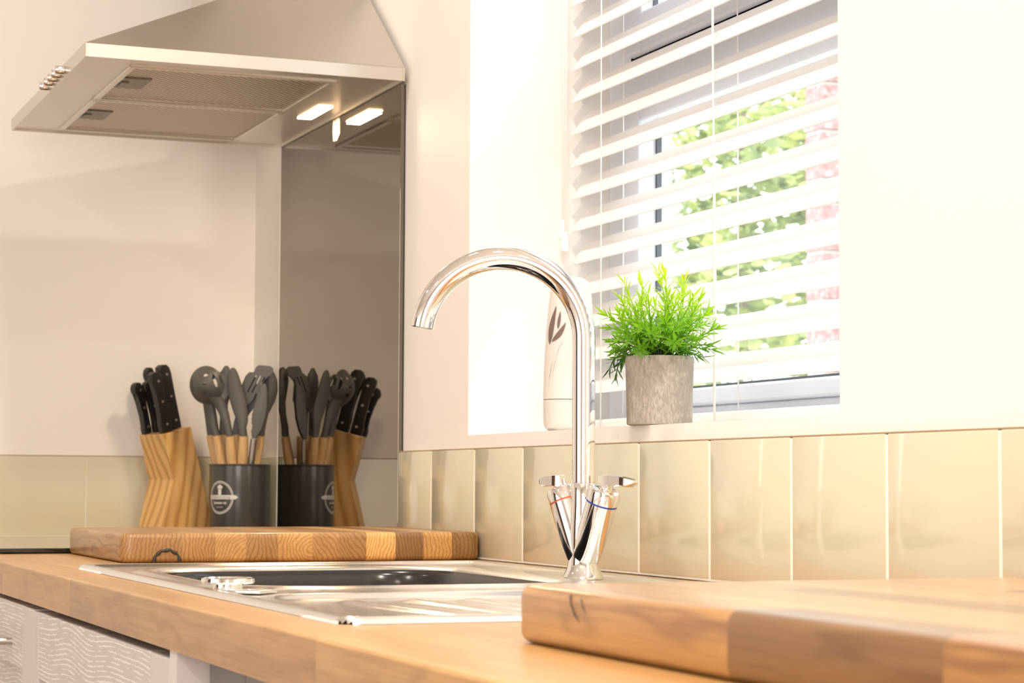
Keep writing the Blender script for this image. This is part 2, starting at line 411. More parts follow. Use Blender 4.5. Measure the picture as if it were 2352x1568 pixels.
shaker(cb1, .42, 1.026, DY, -.0405, -.76, (.70, .895, -.082))
one('carcass', (.42, DY+.0205, -.76), (1.026, -.02, -.0365), 'carcass', parent=cb1)
cb2 = empty('base_cabinet', (1.33, -.27, -.88), 'limed white base cabinet directly below the sink, beside the grey end panel', 'cabinet')
shaker(cb2, 1.030, 1.648, DY, -.0415, -.76)
# open topped carcass so that the sink bowl hangs inside it
bm = newbm()
box(bm, (1.030, DY+.0205, -.76), (1.046, -.02, -.0365)); box(bm, (1.6525, DY, -.76), (1.676, -.02, -.0352))
box(bm, (1.046, DY+.0205, -.76), (1.6525, -.02, -.744)); box(bm, (1.046, -.04, -.744), (1.6525, -.02, -.0365))
obj('carcass', bm, 'carcass', parent=cb2)
dp = empty('end_panel', (2.3, -.5, -.88), 'shaded grey panelled unit side under the worktop, right of the white cabinets', 'panel')
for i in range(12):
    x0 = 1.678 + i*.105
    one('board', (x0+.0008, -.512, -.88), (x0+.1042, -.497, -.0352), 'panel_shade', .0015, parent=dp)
pl = one('plinth', (XE+.002, -.47, -.898), (1.676, -.455, -.762), 'carcass', label='white plinth board along the floor below the base cabinets', cat='plinth')

# ------------------------------------------------------------------ hob
hob = empty('hob', (.28, -.27, .0), 'black glass hob lying flush on the worktop at the left end', 'hob')
one('glass_plate', (-.03, -.512, .0016), (.562, -.055, .0068), 'glass_black', .0008, parent=hob)
one('underframe', (-.02, -.480, .0002), (.550, -.065, .0016), 'black', parent=hob)
for (x, y, r) in ((.13, -.17, .075), (.40, -.17, .09), (.13, -.37, .09), (.40, -.37, .075)):
    bm = newbm()
    lathe(bm, [(r, 0), (r, .0001), (r-.0015, .0001), (r-.0015, 0)], (x, y, .0062), n=48, cap=False)
    obj('ring_mark', bm, 'printdark', parent=hob)

# ------------------------------------------------------------------ splashback
sp = empty('splashback', (.29, .002, .001), 'dark grey mirror-like glass splashback behind the hob, under the hood', 'splashback')
one('glass_panel', (0, -.0012, .0012), (.5858, .0040, .6115), 'mirror', .0003, parent=sp)
one('backing', (.001, .0040, .0012), (.5852, .0059, .6115), 'black', parent=sp)
bm = newbm()
prs = [(.281, .6115), (.3125, .6115), (.3127, .586), (.300, .579), (.283, .580), (.2805, .595)]
slab(bm, [(x, z) for x, z in prs], (0, -.0016, 0), (1, 0, 0), (0, 0, 1), .0006)
obj('torn_label', bm, 'label', parent=sp, label='torn white paper label')

# ------------------------------------------------------------------ cooker hood
hd = empty('cooker_hood', (.3, -.2, .612), 'stainless steel pyramid cooker hood with lit lamp above the hob', 'cooker hood')
HZ = .612; HZ1 = .6295; HXA, HXB, HYA, HYB = .0, .604, -.418, -.002
bm = newbm(); t = .0025
box(bm, (HXA, HYA, HZ), (HXB, HYA+t, HZ1), .0004, 1); box(bm, (HXA, HYB-t, HZ), (HXB, HYB, HZ1))
box(bm, (HXA, HYA+t, HZ), (HXA+t, HYB-t, HZ1)); box(bm, (HXB-t, HYA+t, HZ), (HXB, HYB-t, HZ1), .0004, 1)
obj('rim', bm, 'steel', parent=hd)
bm = newbm(); rings = []
CXA, CXB, CYA = .171, .429, -.190
for i in range(13):
    z = HZ1 + .14*i/12
    b = HXB - 1.25*(z-HZ1); a = HXA + 1.22*(z-HZ1); c = HYA + (CYA-HYA)*min(1, (z-HZ1)/.1125)
    rings.append([(a, c, z), (b, c, z), (b, HYB, z), (a, HYB, z)])
loft(bm, rings, smooth=True)
obj('canopy', bm, 'steel', parent=hd, smooth=.5)
one('flue', (CXA+.002, CYA+.002, HZ1+.14), (CXB-.002, HYB, 1.498), 'steel', .001, parent=hd)
FX0, FX1, FXM, FY0, FY1 = .031, .556, .304, -.353, -.079
# underside plate with openings for the filters
bm = newbm(); z0, z1 = HZ+.0035, HZ+.006
for a, b in (((HXA+t, HYA+t), (FX0, HYB-t)), ((FX1, HYA+t), (HXB-t, HYB-t)), ((FX0, HYA+t), (FX1, FY0)), ((FX0, FY1), (FX1, HYB-t))):
    box(bm, (a[0], a[1], z0), (b[0], b[1], z1))
obj('underside_plate', bm, 'steel', parent=hd)
for (a, b) in ((FX0, FXM-.0015), (FXM+.0015, FX1)):
    ft = empty('filter', ((a+b)/2, -.21, HZ)); ft.parent = hd; ft.location = Vector(((a+b)/2, -.21, HZ)) - hd.location
    fwid = .009; bm = newbm()
    box(bm, (a, FY0, HZ+.0005), (a+fwid, FY1, HZ+.008), .001, 1); box(bm, (b-fwid, FY0, HZ+.0005), (b, FY1, HZ+.008), .001, 1)
    box(bm, (a+fwid, FY0, HZ+.0005), (b-fwid, FY0+fwid, HZ+.008), .001, 1); box(bm, (a+fwid, FY1-fwid, HZ+.0005), (b-fwid, FY1, HZ+.008), .001, 1)
    obj('filter_frame', bm, 'steel', parent=ft)
    one('mesh_sheet', (a+fwid, FY0+fwid, HZ+.0045), (b-fwid, FY1-fwid, HZ+.006), 'mesh', parent=ft)
    c = (a+b)/2; bm = newbm()
    box(bm, (c-.036, FY0+.010, HZ+.0025), (c+.036, FY0+.048, HZ+.0048), .001, 1)
    box(bm, (c-.013, FY0+.012, HZ+.0004), (c+.013, FY0+.022, HZ+.0026), .0006, 1)
    obj('latch', bm, 'latch', parent=ft)
bm = newbm(); box(bm, (.256, -.0485, HZ+.0022), (.366, -.0275, HZ+.0034), .001, 1); obj('lamp_glass', bm, 'lamp', parent=hd, label='lit warm lamp lens')
for i, x in enumerate((.455, .425, .395, .365, .330)):
    bm = newbm(); r = .0055
    lathe(bm, [(r*.8, 0), (r, .001), (r, .0105), (r*.85, .0125)], (x, HYA, HZ+.0092), (0, -1, 0), 20); obj('button', bm, 'chrome', parent=hd, smooth=.6)
lamp = area('hood_lamp', (.311, -.038, HZ-.0005), (.311, -.038, 0), .105, .02, 1.9, (1, .78, .54))

# ------------------------------------------------------------------ cutting boards (glued staves, rounded edges)
def board(name, x0, x1, y0, y1, z0, z1, cuts_y, tints, label, mt, xcuts=None, bev=.006, vr=.012):
    e = empty(name, ((x0+x1)/2, (y0+y1)/2, z0), label, 'chopping board')
    def body():
        bm = newbm(); box(bm, (x0, y0, z0), (x1, y1, z1))
        ve = [q for q in bm.edges if abs(q.verts[0].co.z - q.verts[1].co.z) > .01]
        bmesh.ops.bevel(bm, geom=ve, offset=vr, segments=6, profile=.5, affect='EDGES')
        he = [q for q in bm.edges if abs(q.verts[0].co.z - q.verts[1].co.z) < 1e-5 and len(q.link_faces) == 2 and any(abs(f.normal.z) > .9 for f in q.link_faces)
              and not all(abs(f.normal.z) > .9 for f in q.link_faces)]
        bm.normal_update()
        bmesh.ops.bevel(bm, geom=he, offset=bev, segments=5, profile=.5, affect='EDGES'); return bm
    ci = 0
    for i, (a, b) in enumerate(zip(cuts_y, cuts_y[1:])):
        xc = xcuts[i % len(xcuts)] if xcuts else []
        xx = [x0-1] + [c for c in xc if x0 < c < x1] + [x1+1]
        for (p, q) in zip(xx, xx[1:]):
            bm = body(); bm.normal_update()
            for co, no in (((0, a, 0), (0, -1, 0)), ((0, b, 0), (0, 1, 0)), ((p, 0, 0), (-1, 0, 0)), ((q, 0, 0), (1, 0, 0))):
                bmesh.ops.bisect_plane(bm, geom=bm.verts[:]+bm.edges[:]+bm.faces[:], plane_co=co, plane_no=no, clear_outer=True)
                ed = [g_ for g_ in bm.edges if g_.is_boundary]
                if ed: bmesh.ops.contextual_create(bm, geom=ed)
            if len(bm.faces) < 4: bm.free(); continue
            tn = tints[ci % len(tints)]; ci += 1
            obj('stave', bm, mt, parent=e, color=tn, smooth=.5)
    return e
Lt, Md, Dk = (1.22, 1.16, 1.0), (1, .97, .9), (.66, .60, .54)
cy = [-.43, -.354, -.317, -.282, -.246, -.205, -.174, -.142, -.107, -.073, -.0385, -.007, .1]
cy[0] = -.5
tn = [(.74, .72, .70), (.80, .74, .68), (1.02, 1.0, .95), (.72, .68, .64), (1.04, 1.0, .92), (.86, .80, .74), (.70, .64, .60), (1.42, 1.42, 1.30), (.50, .45, .42), (1.05, 1.0, .86), (.52, .46, .42), (1.2, 1.15, .85)]
board('chopping_board', .568, .895, -.4215, -.003, .0002, .0325, cy, tn, 'thick oak chopping board on the far side of the sink, end grain facing front', 'oak_board')
c2 = [-.6, -.405, -.368, -.333, -.296, -.260, -.224, -.19, -.155, -.118, -.08, -.045, .1]
xc2 = [[2.362, 2.536, 2.8], [2.25, 2.48, 2.66], [2.41, 2.62], [2.2, 2.45, 2.7], [2.33, 2.57]]
tn2 = [(.96, .92, .86), (.46, .42, .38), (.86, .80, .74), (1, .95, .9), (1.05, 1.03, 1), (.92, .88, .84), (1.0, 1.0, .95), (.96, .93, .88), (1.08, 1.05, 1.0), (.9, .87, .82)]
b2 = board('chopping_board', 2.106, 2.71, -.4415, -.022, .0002, .0325, c2, tn2, 'large blurred oak chopping board in the right foreground with a dark knot', 'oak_board2', xc2, bev=.007, vr=.010)

# dark knots as natural marks let into the wood
kn = mat('knot_wood', (.035, .025, .022), .5); M['knot'] = kn
def knot(parent, pts, y, w_):
    bm = newbm(); tube(bm, [Vector((x, y, z)) for x, z in pts], w_, 10, flat=.45); return obj('knot', bm, 'knot', parent=parent, smooth=.8, label='dark knot in the oak')
knot(b2, [(2.182, .0300), (2.185, .025), (2.190, .0195), (2.197, .0155)], -.4408, [.0007, .0016, .0015, .0006])
knot(b2, [(2.197, .0285), (2.200, .0245), (2.204, .021)], -.4411, [.0005, .0010, .0005])
b1 = [o for o in bpy.data.objects if o.name == 'chopping_board'][0]
bm = newbm(); arc = []
for i in range(15):
    a = PI*(-.05 + 1.1*i/14); arc.append(Vector((.8952, -.371 + .0145*math.cos(a), .0015 + .0125*math.sin(a) + .0008*math.sin(i*2.3))))
tube(bm, arc, [.0008 + .0015*abs(math.sin(i*1.1)) for i in range(15)], 8); obj('knot', bm, 'knot', parent=b1, label='dark ring knot', smooth=.8)

# ------------------------------------------------------------------ sink
SX0, SX1, SY0, SY1 = 1.020, 1.940, -.493, -.052
sk = empty('sink', (1.48, -.27, 0), 'inset stainless steel sink with dark bowl and drainer', 'sink')
def rrect_sd(x, y, x0, x1, y0, y1, r):
    cx, cy_ = (x0+x1)/2, (y0+y1)/2; qx = abs(x-cx) - (x1-x0)/2 + r; qy = abs(y-cy_) - (y1-y0)/2 + r
    return math.hypot(max(qx, 0), max(qy, 0)) + min(max(qx, qy), 0) - r
def sst(a, b, x):
    t = min(max((x-a)/(b-a), 0), 1); return t*t*(3-2*t)
BX0, BX1, BY0, BY1, BR = 1.110, 1.496, -.430, -.142, .070
DX0, DX1, DY0, DY1, DR = 1.585, 1.895, -.452, -.115, .05
def roll(d):
    h = .0024*sst(.040, .026, d)                               # roll round the bowl, then the slope down to its lip
    if d < .026:
        t = max(0, min(1, (.026-d)/.027)); h -= .015*(1 - math.sqrt(max(0, 1-t*t)))
    return h
def hgt(x, y):
    e = -rrect_sd(x, y, SX0, SX1, SY0, SY1, .018)            # distance inside outer edge
    h = .0045*math.sqrt(max(0, 1 - (1 - min(e/.006, 1))**2)) if e < .006 else .0045 - .0035*sst(.010, .020, e)
    if e < 0: h = 0
    d = rrect_sd(x, y, BX0, BX1, BY0, BY1, BR)
    h += roll(d)
    q = rrect_sd(x, y, DX0, DX1, DY0, DY1, DR)
    h -= .0050*sst(.006, -.012, q)
    if q < -.012:
        # fanned drainer grooves
        for k in range(5):
            ang = (.30 - .03*k)
            gy = -.40 + .052*k + (x-DX0)*.10*(1 - k*.35)
            dd = abs(y-gy); 
            if x > DX0+.03 and x < DX1-.03: h += .0030*math.exp(-(dd/.007)**2)*sst(DX0+.03, DX0+.07, x)*sst(DX1-.03, DX1-.07, x)
    return h
bm = newbm(); nx, ny = 300, 150; gv = {}
for i in range(nx+1):
    for j in range(ny+1):
        # denser towards the rim
        x = SX0 + (SX1-SX0)*i/nx; y = SY0 + (SY1-SY0)*j/ny
        gv[i, j] = bm.verts.new((x, y, hgt(x, y) + .0003))
for i in range(nx):
    for j in range(ny):
        q = [gv[i, j], gv[i+1, j], gv[i+1, j+1], gv[i, j+1]]
        c = sum((v.co for v in q), Vector())/4
        if rrect_sd(c.x, c.y, BX0, BX1, BY0, BY1, BR) < .0030 or rrect_sd(c.x, c.y, SX0, SX1, SY0, SY1, .018) > .001: continue
        bm.faces.new(q).smooth = True
bmesh.ops.delete(bm, geom=[v for v in bm.verts if not v.link_faces], context='VERTS')
obj('sink_top', bm, 'sink', parent=sk)
def rr_ring(x0, x1, y0, y1, r, z, n=8):
    out = []
    for (cx, cy_, a0) in ((x1-r, y1-r, 0), (x0+r, y1-r, PI/2), (x0+r, y0+r, PI), (x1-r, y0+r, 3*PI/2)):
        for k in range(n+1):
            a = a0 + PI/2*k/n; out.append(Vector((cx + r*math.cos(a), cy_ + r*math.sin(a), z)))
    return out
bm = newbm()
loft(bm, [rr_ring(BX0+g_, BX1-g_, BY0+g_, BY1-g_, max(.01, BR-g_), z) for g_, z in ((-.0058, .0010+roll(.0058)+.0007), (-.004, .0010+roll(.004)+.0009), (-.002, .0010+roll(.002)+.0009), (0, .0010+roll(0)+.0009), (.0018, -.018), (.004, -.03), (.008, -.12), (.016, -.145), (.035, -.158), (.12, -.163))], cap=False)
b_ = list(bm.verts)[-36:]; bm.faces.new(b_)
obj('bowl', bm, 'bowl', parent=sk, label='glossy sink bowl with dark reflections in its colour')
bm = newbm(); lathe(bm, [(.040, 0), (.042, .002), (.036, .004), (.012, .003), (.004, .009)], (1.30, -.27, -.1630), n=32); obj('strainer', bm, 'chrome', parent=sk, smooth=.5)
# pop-up waste knob on its angled plate near the front edge
bm = newbm(); lathe(bm, [(.012, 0), (.012, .0042), (.0205, .0048), (.0215, .0062), (.0210, .0088), (.0195, .0094), (.0185, .0084), (.002, .0080)], (1.549, -.4665, .0034), n=48)
obj('waste_knob', bm, 'chrome', parent=sk, smooth=.5, label='round chrome pop-up waste knob')
bm = newbm(); slab(bm, [(-.030, -.020), (.040, -.016), (.052, .002), (.030, .020), (-.030, .020)], (1.556, -.452, .0036), (.94, -.1, 0), (.1, .94, 0), .003, .0012)
obj('knob_plate', bm, 'sink', parent=sk, smooth=.5)
# clips / silicone smear on the front edge
bm = newbm()
for i in range(26):
    x = 1.05 + i*.0042; box(bm, (x, SY0-.0022, .0002), (x+.0022+.0014*math.sin(i*3.1), SY0+.0006, .0012+.0006*math.sin(i*1.7)))
for i in range(18):
    x = 1.86 + i*.0042; box(bm, (x, SY0-.0025, .0002), (x+.0030, SY0+.0006, .0014+.0006*math.sin(i*2.7)))
obj('sealant_smear', bm, 'sealant', parent=sk, kind='stuff')

# ------------------------------------------------------------------ tap
TX, TY, TZ = 1.417, -.1005, .0015
tp = empty('kitchen_tap', (TX, TY, TZ), 'chrome swan-neck mixer tap with two levers behind the sink', 'tap')
T = Vector((TX, TY, 0))
bm = newbm()
lathe(bm, [(.0185, 0), (.0192, .0006), (.0192, .0022), (.0186, .0030), (.0175, .0048), (.0155, .009), (.0138, .015), (.0132, .022), (.0130, .030)], T+Vector((0, 0, TZ)), n=64)
obj('base', bm, 'chrome', parent=tp, smooth=.5)
bm = newbm()
lathe(bm, [(.0128, .020), (.0135, .035), (.0130, .050), (.0116, .070), (.0113, .0885), (.0109, .0893)], T, n=48); obj('column', bm, 'chrome', parent=tp, smooth=.5)
sdv = Vector((-.368, -.93, 0)); R_ = .0750; zc = .2215; rr_ = .0106
pts = [T+Vector((0, 0, .0895)), T+Vector((0, 0, .12)), T+Vector((0, 0, .17)), T+Vector((0, 0, zc-.012))]
for i in range(0, 49):
    a = math.radians(172)*i/48; pts.append(T + sdv*(R_ - R_*math.cos(a)) + Vector((0, 0, zc + R_*math.sin(a))))
bm = newbm(); ringz = tube(bm, pts, rr_, 40, cap=False)
# hollow outlet
d = (pts[-1]-pts[-2]).normalized()
inner = [bm.verts.new(pts[-1] + (v.co-pts[-1])*.86) for v in ringz[-1]]; deep = [bm.verts.new(v.co - d*.006) for v in inner]
for k in range(40):
    k2 = (k+1) % 40; bm.faces.new((ringz[-1][k], ringz[-1][k2], inner[k2], inner[k])); bm.faces.new((inner[k], inner[k2], deep[k2], deep[k]))
bm.faces.new(deep); bm.faces.new(ringz[0][::-1])
obj('spout', bm, 'chrome', parent=tp, smooth=.7)
bm = newbm(); lathe(bm, [(.0102, 0), (.0102, .0008)], T+Vector((0, 0, .0889)), n=32); obj('collar_joint', bm, 'black', parent=tp)
dv = Vector((.93, .37, 0)).normalized()
for sgn, ringcol, nm in ((1, (.02, .05, .35), 'blue cold water ring'), (-1, (.6, .12, .04), 'red hot water ring')):
    a0 = T + dv*sgn*.0015 + Vector((0, 0, .0190)); a1 = T + dv*sgn*.0290 + Vector((0, 0, .0850)); ax = (a1-a0).normalized(); ln2 = (a1-a0).length
    bm = newbm(); q = .80*ln2
    lathe(bm, [(.0126, 0), (.0134, .004), (.0142, .02), (.0148, q-.001)], a0, ax, 56); vb = obj('valve_body', bm, 'chrome', parent=tp, smooth=.5)
    bm = newbm(); lathe(bm, [(.0145, q-.0012), (.0145, q+.0008)], a0, ax, 40)
    rm = mat('indicator_ring', ringcol, .4); obj('indicator_ring', bm, rm, parent=tp, label=nm)
    bm = newbm(); lathe(bm, [(.0148, q+.0006), (.0149, q+.0095), (.0138, q+.0125), (.0110, q+.0140), (.0062, q+.0142)], a0, ax, 56)
    tube(bm, [a0+ax*(q+.013), a1+ax*.0055+Vector((0, 0, .0015))], .0058, 24); obj('valve_cap', bm, 'chrome', parent=tp, smooth=.5)
    hb = a0 + ax*(q+.016) + Vector((0, 0, .0030)); sd_ = dv*sgn; pv = Vector((-sd_.y, sd_.x, 0)); rings = []
    for s, w2, h0, h1 in ((-.007, .0050, -.0030, .0045), (0, .0068, -.0040, .0052), (.012, .0070, -.0022, .0050), (.028, .0072, -.0020, .0042), (.040, .0070, -.0026, .0030), (.050, .0030, .0000, .0016)):
        s *= (.74 if sgn > 0 else .52); c = hb + sd_*s; rings.append([c+pv*w2+Vector((0, 0, h0*.9)), c+pv*w2+Vector((0, 0, h1*1.3)), c+pv*w2*.6+Vector((0, 0, h1*1.3+.0006)), c-pv*w2*.6+Vector((0, 0, h1*1.3+.0006)), c-pv*w2+Vector((0, 0, h1*1.3)), c-pv*w2+Vector((0, 0, h0*.9)), c-pv*w2*.5+Vector((0, 0, h0*1.5)), c+pv*w2*.5+Vector((0, 0, h0*1.5))])
    bm = newbm(); loft(bm, rings); obj('lever', bm, 'chrome', parent=tp, smooth=.6)

# ------------------------------------------------------------------ knife block and knives
ah = (Vector((math.sin(YAW), math.cos(YAW), 0))*.70 + Vector((-math.cos(YAW), math.sin(YAW), 0))*.71).normalized()   # lean axis, to the right and away
bh = Vector((ah.y, -ah.x, 0))            # towards the camera's right
KB = Vector((-.113, -.162, 0))           # foot of the block
def kp(a, b, z): return KB + ah*a + bh*b + Vector((0, 0, z))
kb = empty('knife_block', (KB.x, KB.y, 0), 'pale pine knife block with splayed foot in the corner', 'knife block')
def prism(bm, prof, b0, b1, bev=.0012):
    A = [bm.verts.new(kp(a, b0, z)) for a, z in prof]; B = [bm.verts.new(kp(a, b1, z)) for a, z in prof]; k = len(prof)
    fs = [bm.faces.new(A[::-1]), bm.faces.new(B)] + [bm.faces.new((A[i], A[(i+1) % k], B[(i+1) % k], B[i])) for i in range(k)]
    bmesh.ops.bevel(bm, geom=list({e for f in fs for e in f.edges}), offset=bev, segments=2, profile=.5, affect='EDGES')
LEAN = .27
bm = newbm(); prism(bm, [(.028, .0006), (.088, .0006), (.0355, .176), (-.0155, .163)], -.033, .033)
obj('leaning_body', bm, 'pine', parent=kb)
bm = newbm(); prism(bm, [(-.0185, .0006), (.0270, .0006), (.0105, .0900), (.0034, .0935)], -.0328, .0328)
obj('foot', bm, 'pine', parent=kb)
ktop = lambda a: .163 + (a+.0155)*(.013/.051)
ld = (-ah*LEAN + Vector((0, 0, 1))).normalized()   # handle direction
def knife(a, b, ln, wd, label, flip=1, th=.012, big=False):
    base = kp(a, b, ktop(a)+.0006)
    e = empty('kitchen_knife', base, label, 'knife', 'black-handled knives in the block')
    lx = (ah - ld*ah.dot(ld)).normalized()
    w = wd/2
    if big: prof = [(-w*1.0, 0), (-w*1.02, .012), (-w*.80, .030), (-w*.78, ln*.62), (-w*1.0, ln*.80), (-w*1.2, ln*.90), (-w*1.05, ln*.97), (-w*.4, ln), (w*.5, ln*.985), (w*.95, ln*.93), (w, ln*.85), (w, 0)]
    else: prof = [(-w*1.05, 0), (-w*1.15, .008), (-w*.8, .018), (-w*.72, ln*.35), (-w*.95, ln*.60), (-w*1.0, ln*.76), (-w*1.75, ln*.82), (-w*1.8, ln*.90), (-w*1.3, ln*.97), (-w*.4, ln), (w*.5, ln*.98), (w*.95, ln*.90), (w, ln*.7), (w, 0)]
    bm = newbm(); slab(bm, prof, base, lx, ld, th, .0016); obj('handle', bm, 'handle', parent=e, smooth=.7)
    for s in (.13, .50, .84):
        bm = newbm(); lathe(bm, [(.0021, 0), (.0019, .0006)], base + lx*w*.15 + ld*ln*s + bh*th/2, bh, 14); obj('rivet', bm, 'steel', parent=e)
knife(-.0100, -.0200, .083, .0125, 'black-handled knife with three rivets standing apart at the left of the block')
knife(.0035, -.0110, .082, .0120, 'lower black-handled knife standing second from left, half hidden', th=.011)
knife(.0200, -.0235, .101, .0125, 'tall black-handled knife at the back, top showing behind the others', th=.011)
knife(-.0030, .0205, .097, .0195, 'black-handled knife with wide riveted grip at the front of the block', big=True, th=.011)
knife(.0215, .0100, .104, .0200, 'large black-handled knife at the right of the block', big=True, th=.012)

# ------------------------------------------------------------------ utensil pot
UX, UY, UR, UH = -.030, -.0535, .0470, .1170
ut = empty('utensil_pot', (UX, UY, .0005), 'dark grey metal utensil pot with white emblem, in the corner', 'pot')
U = Vector((UX, UY, 0))
bm = newbm()
lathe(bm, [(.044, .0005), (UR-.001, .0015), (UR, .004), (UR, UH-.003), (UR+.0012, UH-.0022), (UR+.0014, UH-.0008), (UR+.0004, UH), (UR-.0014, UH-.0006), (UR-.0022, UH-.003), (UR-.0022, .006), (.002, .005)], U, n=96)
obj('tin', bm, 'tin', parent=ut, smooth=.5)
# emblem wrapped on the tin; centre direction towards camera-left
camdir = math.atan2(CAM.y-UY, CAM.x-UX)
TH0 = camdir - math.radians(39); EZ = .0655
def onpot(s, z, lift=.0004): # s metres along the surface to the right in view, z above emblem centre
    th = TH0 + s/UR; r = UR+lift; return Vector((UX + r*math.cos(th), UY + r*math.sin(th), EZ + z))
def flat(bm, poly, lift=.0004):
    vs = [bm.verts.new(onpot(s, z, lift)) for s, z in poly]; bm.faces.new(vs)
def ringp(bm, ra, rb, rz=1.0, n=64, lift=.0004):
    for k in range(n):
        a, b = 2*PI*k/n, 2*PI*(k+1)/n
        flat(bm, [(ra*math.cos(a), ra*rz*math.sin(a)), (rb*math.cos(a), rb*rz*math.sin(a)), (rb*math.cos(b), rb*rz*math.sin(b)), (ra*math.cos(b), ra*rz*math.sin(b))], lift)
em = newbm(); ringp(em, .0200, .0209, 1.10); ringp(em, .0218, .0230, 1.10)
# banner with arrow end
for i in range(12):
    s0 = -.0235 + i*.0038; s1 = s0+.0038
    flat(em, [(s0, -.0028), (s1, -.0028), (s1, .0036), (s0, .0036)])
s0 = -.0235+12*.0038
flat(em, [(s0, -.0028), (s0+.0042, -.0026), (s0+.0080, .0004), (s0+.0042, .0034), (s0, .0036)])
# hand holding up utensils: sleeve and fist
flat(em, [(-.0036, .0040), (.0026, .0040), (.0026, .0130), (-.0036, .0130)])
for (a, b, c, d_) in ((-.0048, .0134, -.0012, .0180), (-.0014, .0136, .0012, .0196), (.0012, .0134, .0042, .0176)): flat(em, [(a, b), (c, b), (c+.0008, d_), (a-.0006, d_)])
for k in range(5):
    cx = -.0062 + k*.0028; pr_ = []
    for j in range(10):
        a = PI/2 + j*PI/5; r = .0012 if j % 2 == 0 else .0005; pr_.append((cx + r*math.cos(a), -.0148 + r*math.sin(a)))
    flat(em, pr_)
for z in (-.0055, -.0112): flat(em, [(-.0145, z), (.0115, z), (.0115, z-.0004), (-.0145, z-.0004)])
obj('emblem', em, 'print', parent=ut, label='white round emblem with banner')
def text_on(txt, size, s, z, mt, lift, shear=0):
    cu = bpy.data.curves.new('lettering', 'FONT'); cu.body = txt; cu.size = size; cu.align_x = 'CENTER'; cu.align_y = 'CENTER'; cu.shear = shear
    to = bpy.data.objects.new('lettering', cu); C.objects.link(to); dg = bpy.context.evaluated_depsgraph_get(); me = bpy.data.meshes.new_from_object(to.evaluated_get(dg))
    bpy.data.objects.remove(to); bm = newbm(); bm.from_mesh(me); bpy.data.meshes.remove(me)
    for v in bm.verts: v.co = onpot(s + v.co.x, z + v.co.y, lift)
    return obj('lettering', bm, mt, parent=ut)
text_on('Kitchen & Dining', .0052, 0.0, .0005, 'printdark', .0006, .3)
em2 = newbm(); sx_ = -.0130                    # the small line of print is too fine to read: broken strokes of its size
for wl in (1.2, .9, 1.1, 1.0, 1.3, .9, 1.1, 1.0, 1.2, 1.0, 1.1, .0, 1.3, 1.1, 1.3):
    wl *= .00105
    if wl: flat(em2, [(sx_, -.0100), (sx_+wl, -.0100), (sx_+wl, -.0070), (sx_, -.0070)])
    sx_ += max(wl, .0010) + .0005
obj('small_print', em2, 'print', parent=ut)

# ------------------------------------------------------------------ utensils standing in the pot
def VP(px, py, Z):
    d = fw + r2*((px-1176)/4908.1) + u2*((784-py)/4908.1); return CAM + d*Z
RH = Vector((math.sin(YAW), math.cos(YAW), 0)); FH = Vector((-math.cos(YAW), math.sin(YAW), 0))   # across, and away from the room corner's viewer
def utensil(name, label, foot, neck, Zf=None):
    e = empty(name, foot, label, 'utensil', 'kitchen utensils in the grey pot'); return e
def handle(e, p0, p1, r=.0080):
    bm = newbm(); L_ = (p1-p0); tube(bm, [p0, p0+L_*.25, p0+L_*.6, p0+L_*.9, p1], [r*.8, r*1.0, r*1.05, r*.92, r*.85], 20); obj('wooden_handle', bm, 'bamboo', parent=e, smooth=.6)
Zp = 3.318
def upt(px, py, dz=0): return VP(px, py, Zp+dz)
def foot_for(p):  # where the handle end rests inside the pot
    v = Vector((p.x-UX, p.y-UY, 0)); return Vector((UX, UY, .010)) + v*.18
def blade_from(e, pts_w, th, name='head', ends=(.25, .3)):
    """swept flattened head: list of (point, halfwidth, thickness) sections, width across the view"""
    bm = newbm(); rings = []
    n = 20
    for i, (p, w_, t_) in enumerate(pts_w):
        rings.append([p + RH*w_*math.cos(2*PI*k/n)*1.0 + FH*t_*math.sin(2*PI*k/n) for k in range(n)])
    loft(bm, rings); return obj(name, bm, 'silicone', parent=e, smooth=.9)
def spoon(label, px_neck, px_top, profile, dz=0, name='spoon', tilt=None):
    """px_neck: where wood meets silicone; px_top: tip; profile: (fraction, half width px, half thickness m)"""
    n0 = upt(*px_neck, dz); t0 = upt(*px_top, dz); f0 = foot_for(n0)
    e = utensil(name, label, f0, n0); handle(e, f0, n0)
    sec = []
    for q in profile:
        fr, hw, ht = q[:3]; ox = q[3] if len(q) > 3 else 0
        p = n0.lerp(t0, fr) + RH*ox*(Zp+dz)/4908.1; sec.append((p, hw*(Zp+dz)/4908.1, ht))
    blade_from(e, sec, None); return e
spoon('grey silicone spoon seen edge-on, centre front of the pot', (515, 1002), (541, 845),
      [(0, 9, .005), (.12, 10, .005), (.24, 12, .0045), (.36, 17, .0045), (.5, 18.5, .005), (.68, 18, .005), (.84, 15, .005), (.93, 11, .004), (.98, 6, .003), (1, 2, .001)], -.015, 'solid_spoon') if False else None
e1 = spoon('upright grey silicone spoon with long oval head in the middle of the pot', (559, 1001), (535, 844),
      [(0, 9.5, .005), (.12, 10, .005), (.22, 13, .0045, 3), (.36, 17, .0035, 2), (.5, 18.5, .0035, 0), (.68, 18, .0035, -2), (.84, 14, .0035, -2), (.93, 10, .003, -1), (.98, 6, .003), (1, 2, .001)], -.026, 'silicone_spoon')
e2 = spoon('grey silicone spoon at the right of the pot, bowl turned sideways', (598, 1002), (622, 842),
      [(0, 9.5, .005), (.15, 9, .005), (.32, 8, .0045, 3), (.5, 13, .007, 8), (.66, 18, .010, 7), (.8, 18, .011, 2), (.9, 14, .009, -2), (.97, 8, .005, -4), (1, 3, .002, -5)], .022, 'silicone_spoon')
